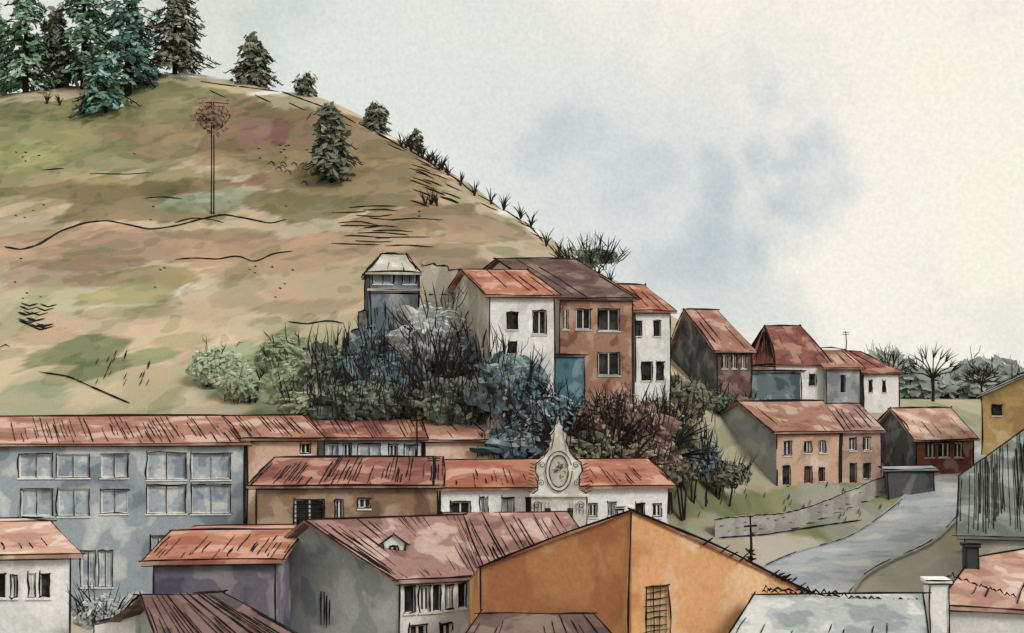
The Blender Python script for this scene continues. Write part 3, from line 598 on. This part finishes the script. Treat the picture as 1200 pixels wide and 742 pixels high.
# ---------------------------------------------------------------- vegetation
def blob_pts(cpt,rx,ry,rz,seed,nu=30,nv=18,amp=0.3):
    r=np.random.default_rng(seed); vs=[];fs=[]
    ph=r.random((8,3))*6; fr=r.uniform(1.5,6.5,(8,3))
    for i in range(nv+1):
        th=math.pi*i/nv
        for j in range(nu):
            f=2*math.pi*j/nu; dv=V(math.sin(th)*math.cos(f),math.sin(th)*math.sin(f),math.cos(th))
            k=1+amp*sum(math.sin(fr[q]@dv*1.6+ph[q][0]) for q in range(8))/2.6
            vs.append(tuple(cpt+V(rx*dv[0],ry*dv[1],rz*dv[2])*k))
    for i in range(nv):
        for j in range(nu):
            fs.append((i*nu+j,i*nu+(j+1)%nu,(i+1)*nu+(j+1)%nu,(i+1)*nu+j))
    return vs,fs
def leaf(mb,p,s,mi=0,nb=None):
    # nb: preferred facing so that a clump catches light as a whole
    if nb is None:
        a=rng.normal(size=3); a/=np.linalg.norm(a); b=np.cross(a,rng.normal(size=3))
    else:
        n_=np.array(nb)+rng.normal(size=3)*.35; n_/=np.linalg.norm(n_); a=np.cross(n_,rng.normal(size=3)); a/=np.linalg.norm(a); b=np.cross(n_,a)
    b/=np.linalg.norm(b)
    mb.poly([p-a*s,p-a*s*.3+b*s*.5,p+a*s*.5+b*s*.4,p+a*s,p+a*s*.1-b*s*.5],mi)
def bush(name,px,py,rx,ry,d,cols,nst=70,nleaf=350,fan=0.5,lw=1.8,slen=0.6,core=True,upw=1.0,cf=1.0):
    e=empty(name); cpt=P(px,py,d); RX=rx/F*d; RZ=ry/F*d; RY=max(RX*.7,1.0)
    mats=cols
    m=MB()
    if core:
        for k in range(4):
            off=V(random.uniform(-.45,.45)*RX,random.uniform(-.2,.3)*RY,random.uniform(-.35,.2)*RZ); f=random.uniform(.5,.72)*cf
            vs,fs=blob_pts(cpt+off,RX*f,RY*f,RZ*f,random.randint(0,9999)); i=len(m.v); m.v+=vs; m.f+=[tuple(i+q for q in g) for g in fs]; m.m+=[3+k%3]*len(fs)
    for k in range(nleaf):
        dv=rng.normal(size=3); dv/=np.linalg.norm(dv); 
        if dv[1]>0.5: dv[1]*=-1
        rr=random.uniform(.7,1.05); p=cpt+V(RX*dv[0],RY*dv[1],RZ*dv[2])*rr
        leaf(m,p,random.uniform(2.5,6)/F*d,random.randrange(3),nb=dv+V(0,0,.6))
    m.build('foliage',mats,e)
    I=MB()
    for k in range(int(nst*.6)):
        dv=rng.normal(size=3); dv/=np.linalg.norm(dv); dv[1]=-abs(dv[1])
        b_=cpt+V(RX*dv[0],RY*dv[1],RZ*dv[2])*random.uniform(.85,1.05); L=RZ*slen*random.uniform(.5,1.3)
        gd=V(dv[0]*fan+random.uniform(-.3,.3),-0.1,upw); gd/=np.linalg.norm(gd); cv=V(random.uniform(-.25,.25),0,0)*L
        pts=[b_-gd*L*.3,b_+cv*.5,b_+gd*L*.4+cv*.3,b_+gd*L*.75]
        r=lw/2*d/F*random.uniform(.45,1.15); I.tube(pts,[r*.7,r,r*.8,r*.25])
        if random.random()<.4:
            s=random.choice((-1,1)); q=b_+gd*L*.3; I.tube([q,q+V(s*.25,0,.3)*L,q+V(s*.3,0,.55)*L],[r*.7,r*.5,r*.2])
    gz=float(zt(cpt[0],cpt[1]))
    for k in range(3):
        x=cpt[0]+random.uniform(-.5,.5)*RX; I.tube([V(x,cpt[1],gz-.2),V(x+random.uniform(-.3,.3),cpt[1],(gz+cpt[2])/2),cpt+V(0,0,0)],[.12,.1,.06])
    I.build('twigs',[INK],e)
def G_(a,b,c_,s=1.8,gain=1.4):
    return [wash(x,y,z,size=s,grain=.18,leafy=True,gain=gain) for x,y,z in ((a,b,c_),(b,a,c_),(c_,b,a))]+[wash(x,y,z,size=s,grain=.18,gain=gain*.95) for x,y,z in ((a,b,c_),(b,a,c_),(c_,b,a))]
gd=G_('#7f8a62','#949c72','#abb08c'); gl=G_('#969f7a','#a9ae8a','#bcbc9c'); dk=G_('#59634f','#707866','#92967f'); bl=G_('#56696f','#748588','#a0aaa8')
lg=G_('#9a9d98','#b3b4ae','#d2d0c6',gain=1.25); br=G_('#765a4c','#947665','#b39a86'); bg=G_('#666a52','#827e64','#9c9276'); tl=G_('#4d6064','#667a7c','#8f9994')
B_=[(255,432,34,24,125,gl,8,.5),(285,450,30,20,121,gl,12,.5),(335,418,34,28,121,gd,14,.5),(350,450,45,32,114,gd,40,.5),(405,440,44,40,110,dk,90,.5),
 (440,425,30,44,108,tl,60,.4),(470,455,50,50,106,bl,100,.4),(515,398,54,46,105.5,lg,80,1.1),(560,430,44,44,103.5,bl,80,.6),(540,470,60,34,101,dk,110,.5),(600,455,44,40,98,tl,100,.4),
 (430,470,60,26,102,dk,110,.5),(380,474,50,18,104,gd,70,.5),(640,490,44,32,97.5,bl,110,.4),(690,500,44,34,98,br,110,.35),(735,496,44,36,99,br,100,.35),(775,500,40,34,104,bg,80,.4),(620,520,54,30,97.5,tl,110,.5),(680,532,60,26,97,bg,110,.5),(745,535,50,24,98,br,100,.5),
 (800,466,34,26,124,bg,60,.4),(815,535,30,26,108,tl,90,.5),(850,556,30,16,112,bg,60,.5),(790,545,30,24,104,bg,70,.5),(835,470,26,14,130,dk,40,.4),(870,474,30,8,134,bg,30,.4),(690,302,38,15,168,dk,110,.9),(120,716,30,20,53,lg,60,.9)]
for (px,py,rx,ry,d,cl,ns,fan) in B_:
    crest=(py==302)
    bush('bush',px,py,rx,ry,d,cl,nst=ns,nleaf=320 if not crest else 110,fan=fan,slen=.75 if ry>20 else 1.4,cf=.6 if crest else 1.0)
m=MB()
for k in range(560):
    x=random.uniform(360,840); d=random.uniform(97,104)
    y=random.uniform(470,550) if x>600 else random.uniform(400,490)
    L=random.uniform(12,34)/F*d; p=P(x,y,d-5.0*(0.3 if x>780 else .6)); s=random.uniform(-.35,.35)
    r=random.uniform(.45,1.0)/F*d
    m.tube([p,p+V(s*.3*L,0,L*.5),p+V(s*L,0,L)],[r,r*.9,r*.2])
m.build('thicket_twigs',[INK])
def pine(px,pyb,pyt,w,cols,dens=1.0,name='pine_tree',pw=.6):
    g0=hit(px,pyb); d=g0[1]; Hh=(pyb-pyt)/F*d; Rw=w/2/F*d; e=empty(name); I=MB(); m=MB(); lwd=.95*d/F
    lean=random.uniform(-.05,.05)*Hh
    ax=lambda z: g0+V(lean*z/Hh,0,z)
    I.tube([g0+V(0,0,-.5),ax(Hh*.5),ax(Hh)],[Hh*.03,Hh*.02,.04],k=5)
    nl=max(6,int(Hh/1.25)); 
    for i in range(nl):
        t=(i+.5)/nl; z=Hh*(.08+.92*t); rad=Rw*(1-t)**pw*random.uniform(.65,1.2)+.15
        nb=int((5+5*(1-t))*dens)
        for k in range(nb):
            a=random.random()*6.283; rr=rad*random.uniform(.55,1.15); o=ax(z)+V(0,0,random.uniform(-.5,.5))
            tip=o+V(math.cos(a)*rr,math.sin(a)*rr,-rr*random.uniform(.0,.5)); mid=(o+tip)/2+V(0,0,rr*.15)
            I.tube([o,mid,tip,tip+V(math.cos(a)*.4,math.sin(a)*.4,.5)],[lwd*.4,lwd*.9,lwd*.9,lwd*.2])
            for q in range(2):
                u=random.uniform(.6,1.1); p=o+(tip-o)*u+V(0,-.4,0); s=random.uniform(.5,1.3)*min(1.5,.35+rr*.3)
                aa=a+random.uniform(-1.2,1.2); I.tube([p,p+V(math.cos(aa)*s*.6,math.sin(aa)*s*.4,-s*.35),p+V(math.cos(aa)*s,math.sin(aa)*s*.4,-s*.2)],[lwd*.8,lwd*.9,lwd*.2])
            for q in range(11):
                u=random.uniform(.3,1.0); p=o+(tip-o)*u+rng.normal(size=3)*V(.5,.5,.4)*min(1,Rw*.4); leaf(m,p,random.uniform(.5,1.1)*min(1,.3+Rw*.2),random.randrange(3),nb=V(math.cos(a),math.sin(a),.9))
    I.build('branches',[INK],e); m.build('needles',cols[:3],e)
pg=G_('#557560','#70906f','#93a98c',4,1.75); pb=G_('#486e62','#618474','#86a492',4,1.75); pd=G_('#62684f','#7a7a62','#97947c',4,1.4)
pine(30,98,-30,96,pg,1.0,pw=.45); pine(98,104,-40,96,pg,1.0,pw=.45); pine(150,112,-45,104,pb,.9,pw=.35); pine(205,87,-25,84,pd,1.1,pw=.45); pine(124,132,66,76,pb,1.1,pw=.3); pine(66,100,10,56,pd,pw=.5); pine(-8,100,-10,60,pg,pw=.5)
pine(297,98,42,68,pd,1.5); pine(358,110,86,30,pd,.9); pine(389,214,125,64,pd,1.4,pw=.45); pine(441,153,124,42,pd,1); pine(487,177,155,22,pd,.7)
m=MB()
for (x,y) in [(470,168),(476,170),(482,173),(495,182),(505,188),(515,196),(525,202),(540,214),(556,226),(575,236),(590,243),(610,253),(622,262),(640,285),(655,297),(700,325),(715,330),(95,128),(70,120),(55,118),(505,236),(512,238),(498,238),(490,178),(502,186),(510,190),(518,196)]:
    g0=hit(x,y+4); d=g0[1]
    for k in range(9):
        s=random.uniform(-.9,.9); L=random.uniform(1,2.8); r=.9*d/F; m.tube([g0,g0+V(s*.5,0,L*.6),g0+V(s*1.4,0,L)],[r,r*.8,r*.2])
m.build('crest_grass',[INK])
m=MB(); lf=MB()
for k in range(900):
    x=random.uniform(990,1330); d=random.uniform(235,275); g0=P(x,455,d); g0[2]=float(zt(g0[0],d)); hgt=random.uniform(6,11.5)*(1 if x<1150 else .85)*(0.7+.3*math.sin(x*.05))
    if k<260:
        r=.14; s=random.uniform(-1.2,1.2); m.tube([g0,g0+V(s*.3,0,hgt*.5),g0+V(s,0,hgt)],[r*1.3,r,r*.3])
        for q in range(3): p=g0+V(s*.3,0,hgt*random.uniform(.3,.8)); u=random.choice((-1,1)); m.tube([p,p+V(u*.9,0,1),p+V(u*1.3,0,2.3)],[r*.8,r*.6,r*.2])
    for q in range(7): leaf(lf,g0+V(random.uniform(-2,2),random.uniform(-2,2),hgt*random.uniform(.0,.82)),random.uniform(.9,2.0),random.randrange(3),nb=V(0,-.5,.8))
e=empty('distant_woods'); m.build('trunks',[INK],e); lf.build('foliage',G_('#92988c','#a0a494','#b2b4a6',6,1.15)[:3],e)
def baretree(name,px,pyb,pyt,w,d,seed):
    random.seed(seed); e=empty(name); m=MB(); g0=P(px,pyb,d); g0[2]=min(g0[2],float(zt(g0[0],d))); Hh=P(px,pyt,d)[2]-g0[2]; W_=w/F*d
    kn=g0+V(0,0,Hh*.45); m.tube([g0+V(0,0,-.3),(g0+kn)/2+V(.1,0,0),kn],[.03*Hh,.025*Hh,.03*Hh],k=6)
    for k in range(9):
        a=-1.2+2.4*k/8+random.uniform(-.1,.1); L=Hh*.33; q=kn+V(math.sin(a)*L*W_/Hh*1.2,random.uniform(-1,1),math.cos(a)*L)
        m.tube([kn,(kn+q)/2+V(0,0,.3),q],[.16,.12,.1])
        for j in range(5):
            b_=a+random.uniform(-.6,.6); L2=Hh*.28*random.uniform(.6,1.1); m.tube([q,q+V(math.sin(b_)*L2*.5,0,math.cos(b_)*L2*.6),q+V(math.sin(b_)*L2,random.uniform(-.5,.5),math.cos(b_)*L2)],[.1,.07,.02])
    m.build('trunk_and_limbs',[INK],e)
baretree('pollard_tree',1093,472,405,56,200,1); baretree('pollard_tree',1045,468,412,40,215,2); baretree('pollard_tree',1150,462,428,40,230,5)
baretree('bare_tree',520,480,395,80,101,3); baretree('bare_tree',655,545,465,60,96,4); baretree('bare_tree',712,545,462,60,96.5,8); baretree('bare_tree',775,540,465,60,102,12)
random.seed(21)
g0=hit(249,251); d=g0[1]; Hh=130/F*d; e=empty('utility_pole'); m=MB()
for s in (-.2,.2): m.tube([g0+V(s,0,-.5),g0+V(s*.9+.05,0,Hh*.5),g0+V(s*.8,0,Hh)],[.12,.1,.09],k=5)
for z,w in ((Hh,2.4),(Hh*.97,1.7)): m.tube([g0+V(-w,0,z),g0+V(0,0,z+.1),g0+V(w,0,z-.05)],[.07,.09,.06],k=5)
for s in (-1,1): m.tube([g0+V(s*2.0,0,Hh*.96),g0+V(s*2.7,0,Hh*.88),g0+V(s*1.4,0,Hh*.78),g0+V(0,0,Hh*.74)],[.07,.09,.08,.06])
for k in range(16):
    s=random.uniform(-2,2); m.tube([g0+V(s,random.uniform(-1,1),Hh*random.uniform(.80,.94)),g0+V(s+random.uniform(-.6,.6),0,Hh*random.uniform(.78,.96))],[.06,.03])
m.build('pole_and_crossarm',[INK],e)
lf=MB()
for k in range(300):
    a=rng.normal(size=3)*V(1.2,.6,.9); leaf(lf,g0+V(0,0,Hh*.88)+a,random.uniform(.3,.6),0,nb=V(0,-1,.5))
lf.build('creeper',[wash('#96705a','#ad8870',size=1,leafy=True)],e)
for (x,y0,y1,d) in ((991,388,416,158),(488,482,560,92),(508,535,570,79)):
    e=empty('wooden_pole'); m=MB(); m.tube([P(x,y1,d),P(x+1,(y0+y1)/2,d),P(x,y0,d)],[.08,.07,.06],k=5)
    for q in (.06,.14): p=P(x,y0+(y1-y0)*q,d); m.tube([p+V(-.4,0,0),p+V(.4,0,0)],[.04,.04])
    m.build('pole',[INK],e)

# ---------------------------------------------------------------- world
w=bpy.data.worlds.new('World'); scene.world=w; w.use_nodes=True; nt=w.node_tree; nt.nodes.clear(); L=nt.links.new
out=nd(nt,'ShaderNodeOutputWorld'); bgn=nd(nt,'ShaderNodeBackground'); L(bgn.outputs[0],out.inputs[0])
SUN_EL=math.radians(36); az=math.radians(143)
sky=nd(nt,'ShaderNodeTexSky'); sky.sky_type='NISHITA'; sky.sun_disc=False; sky.sun_elevation=SUN_EL; sky.sun_rotation=az
sks=nd(nt,'ShaderNodeVectorMath',operation='SCALE'); sks.inputs['Scale'].default_value=0.1; L(sky.outputs[0],sks.inputs[0])
tc=nd(nt,'ShaderNodeTexCoord'); gen=tc.outputs['Generated']
wn=nd(nt,'ShaderNodeTexNoise'); wn.inputs['Scale'].default_value=7; wn.inputs['Detail'].default_value=5; L(gen,wn.inputs['Vector'])
ws=nd(nt,'ShaderNodeVectorMath',operation='MULTIPLY_ADD'); ws.inputs[1].default_value=(.30,.30,.30); ws.inputs[2].default_value=(-.15,-.15,-.15); L(wn.outputs['Color'],ws.inputs[0])
wv=nd(nt,'ShaderNodeVectorMath',operation='ADD'); L(gen,wv.inputs[0]); L(ws.outputs[0],wv.inputs[1])
def mixc(fac,a,bcol):
    mx=nd(nt,'ShaderNodeMix',data_type='RGBA'); L(fac,mx.inputs[0])
    if isinstance(a,tuple): mx.inputs[6].default_value=a
    else: L(a,mx.inputs[6])
    if isinstance(bcol,tuple): mx.inputs[7].default_value=bcol
    else: L(bcol,mx.inputs[7])
    return mx.outputs[2]
n1=nd(nt,'ShaderNodeTexNoise'); n1.inputs['Scale'].default_value=6; n1.inputs['Detail'].default_value=5; L(wv.outputs[0],n1.inputs['Vector'])
mr=nd(nt,'ShaderNodeMapRange'); mr.interpolation_type='SMOOTHSTEP'; mr.inputs['From Min'].default_value=.38; mr.inputs['From Max'].default_value=.62; L(n1.outputs['Fac'],mr.inputs['Value'])
cur=mixc(mr.outputs[0],linw('#f3eee2'),linw('#e8e6dd'))
def cloud(px,py,rad,colr,a,soft=1.0):
    global cur
    dv=V((px-CX)/F,1,(HY-py)/F); dv/=np.linalg.norm(dv)
    ds=nd(nt,'ShaderNodeVectorMath',operation='DISTANCE'); L(wv.outputs[0],ds.inputs[0]); ds.inputs[1].default_value=tuple(dv)
    m_=nd(nt,'ShaderNodeMapRange'); m_.interpolation_type='SMOOTHSTEP'; m_.inputs['From Min'].default_value=rad/F*1.25; m_.inputs['From Max'].default_value=rad/F*.25
    m_.inputs['To Min'].default_value=0; m_.inputs['To Max'].default_value=a; L(ds.outputs['Value'],m_.inputs['Value'])
    cur=mixc(m_.outputs[0],cur,linw(colr))
for q in [(380,60,230,'#d8ddd8',.7),(560,150,230,'#dcdfda',.65),(260,30,110,'#c3cdc4',.6),(120,-20,160,'#cdd2c7',.6),(640,250,160,'#d6dad8',.65),(800,260,180,'#d0d5d6',.65),(690,205,60,'#bac4c7',.6),(810,255,66,'#a8b5bc',.7),(915,215,60,'#a4b4bd',.75),(880,300,90,'#c5cdcf',.6),(970,190,70,'#c0cbcf',.55),(760,330,110,'#d0d4d3',.6),(900,360,90,'#d8dad6',.6)]: cloud(*q)
for q in [(1150,60,150,'#f8f0e0',.85),(1190,250,100,'#f8f0e0',.8)]: cloud(*q)
pg_=nd(nt,'ShaderNodeTexNoise'); pg_.inputs['Scale'].default_value=330; pg_.inputs['Detail'].default_value=2; L(gen,pg_.inputs['Vector'])
m2=nd(nt,'ShaderNodeMapRange'); m2.inputs['From Min'].default_value=.3; m2.inputs['From Max'].default_value=.7; m2.inputs['To Min'].default_value=.94; m2.inputs['To Max'].default_value=1.04; L(pg_.outputs['Fac'],m2.inputs['Value'])
s2=nd(nt,'ShaderNodeVectorMath',operation='SCALE'); L(cur,s2.inputs[0]); L(m2.outputs[0],s2.inputs['Scale'])
fm=nd(nt,'ShaderNodeMix',data_type='RGBA'); fm.inputs[0].default_value=.05; L(s2.outputs[0],fm.inputs[6]); L(sks.outputs[0],fm.inputs[7])
L(fm.outputs[2],bgn.inputs['Color']); bgn.inputs['Strength'].default_value=1.07
sd=bpy.data.lights.new('sun','SUN'); sd.energy=1.7; sd.angle=math.radians(18); sd.color=(1,.97,.93)
so=bpy.data.objects.new('sun',sd); scene.collection.objects.link(so)
to=Vector((0.60*math.cos(SUN_EL),-0.80*math.cos(SUN_EL),math.sin(SUN_EL))); so.rotation_euler=to.to_track_quat('Z','Y').to_euler()
# ---------------------------------------------------------------- camera
cd=bpy.data.cameras.new('camera'); cd.lens=45; cd.sensor_width=36; cd.shift_y=59/1200; cd.clip_end=20000; cd.clip_start=.5
co=bpy.data.objects.new('camera',cd); scene.collection.objects.link(co); co.location=(0,0,CZ); co.rotation_euler=(math.radians(90),0,0); scene.camera=co
scene.view_settings.view_transform='Standard'; scene.view_settings.look='None'; scene.view_settings.exposure=0
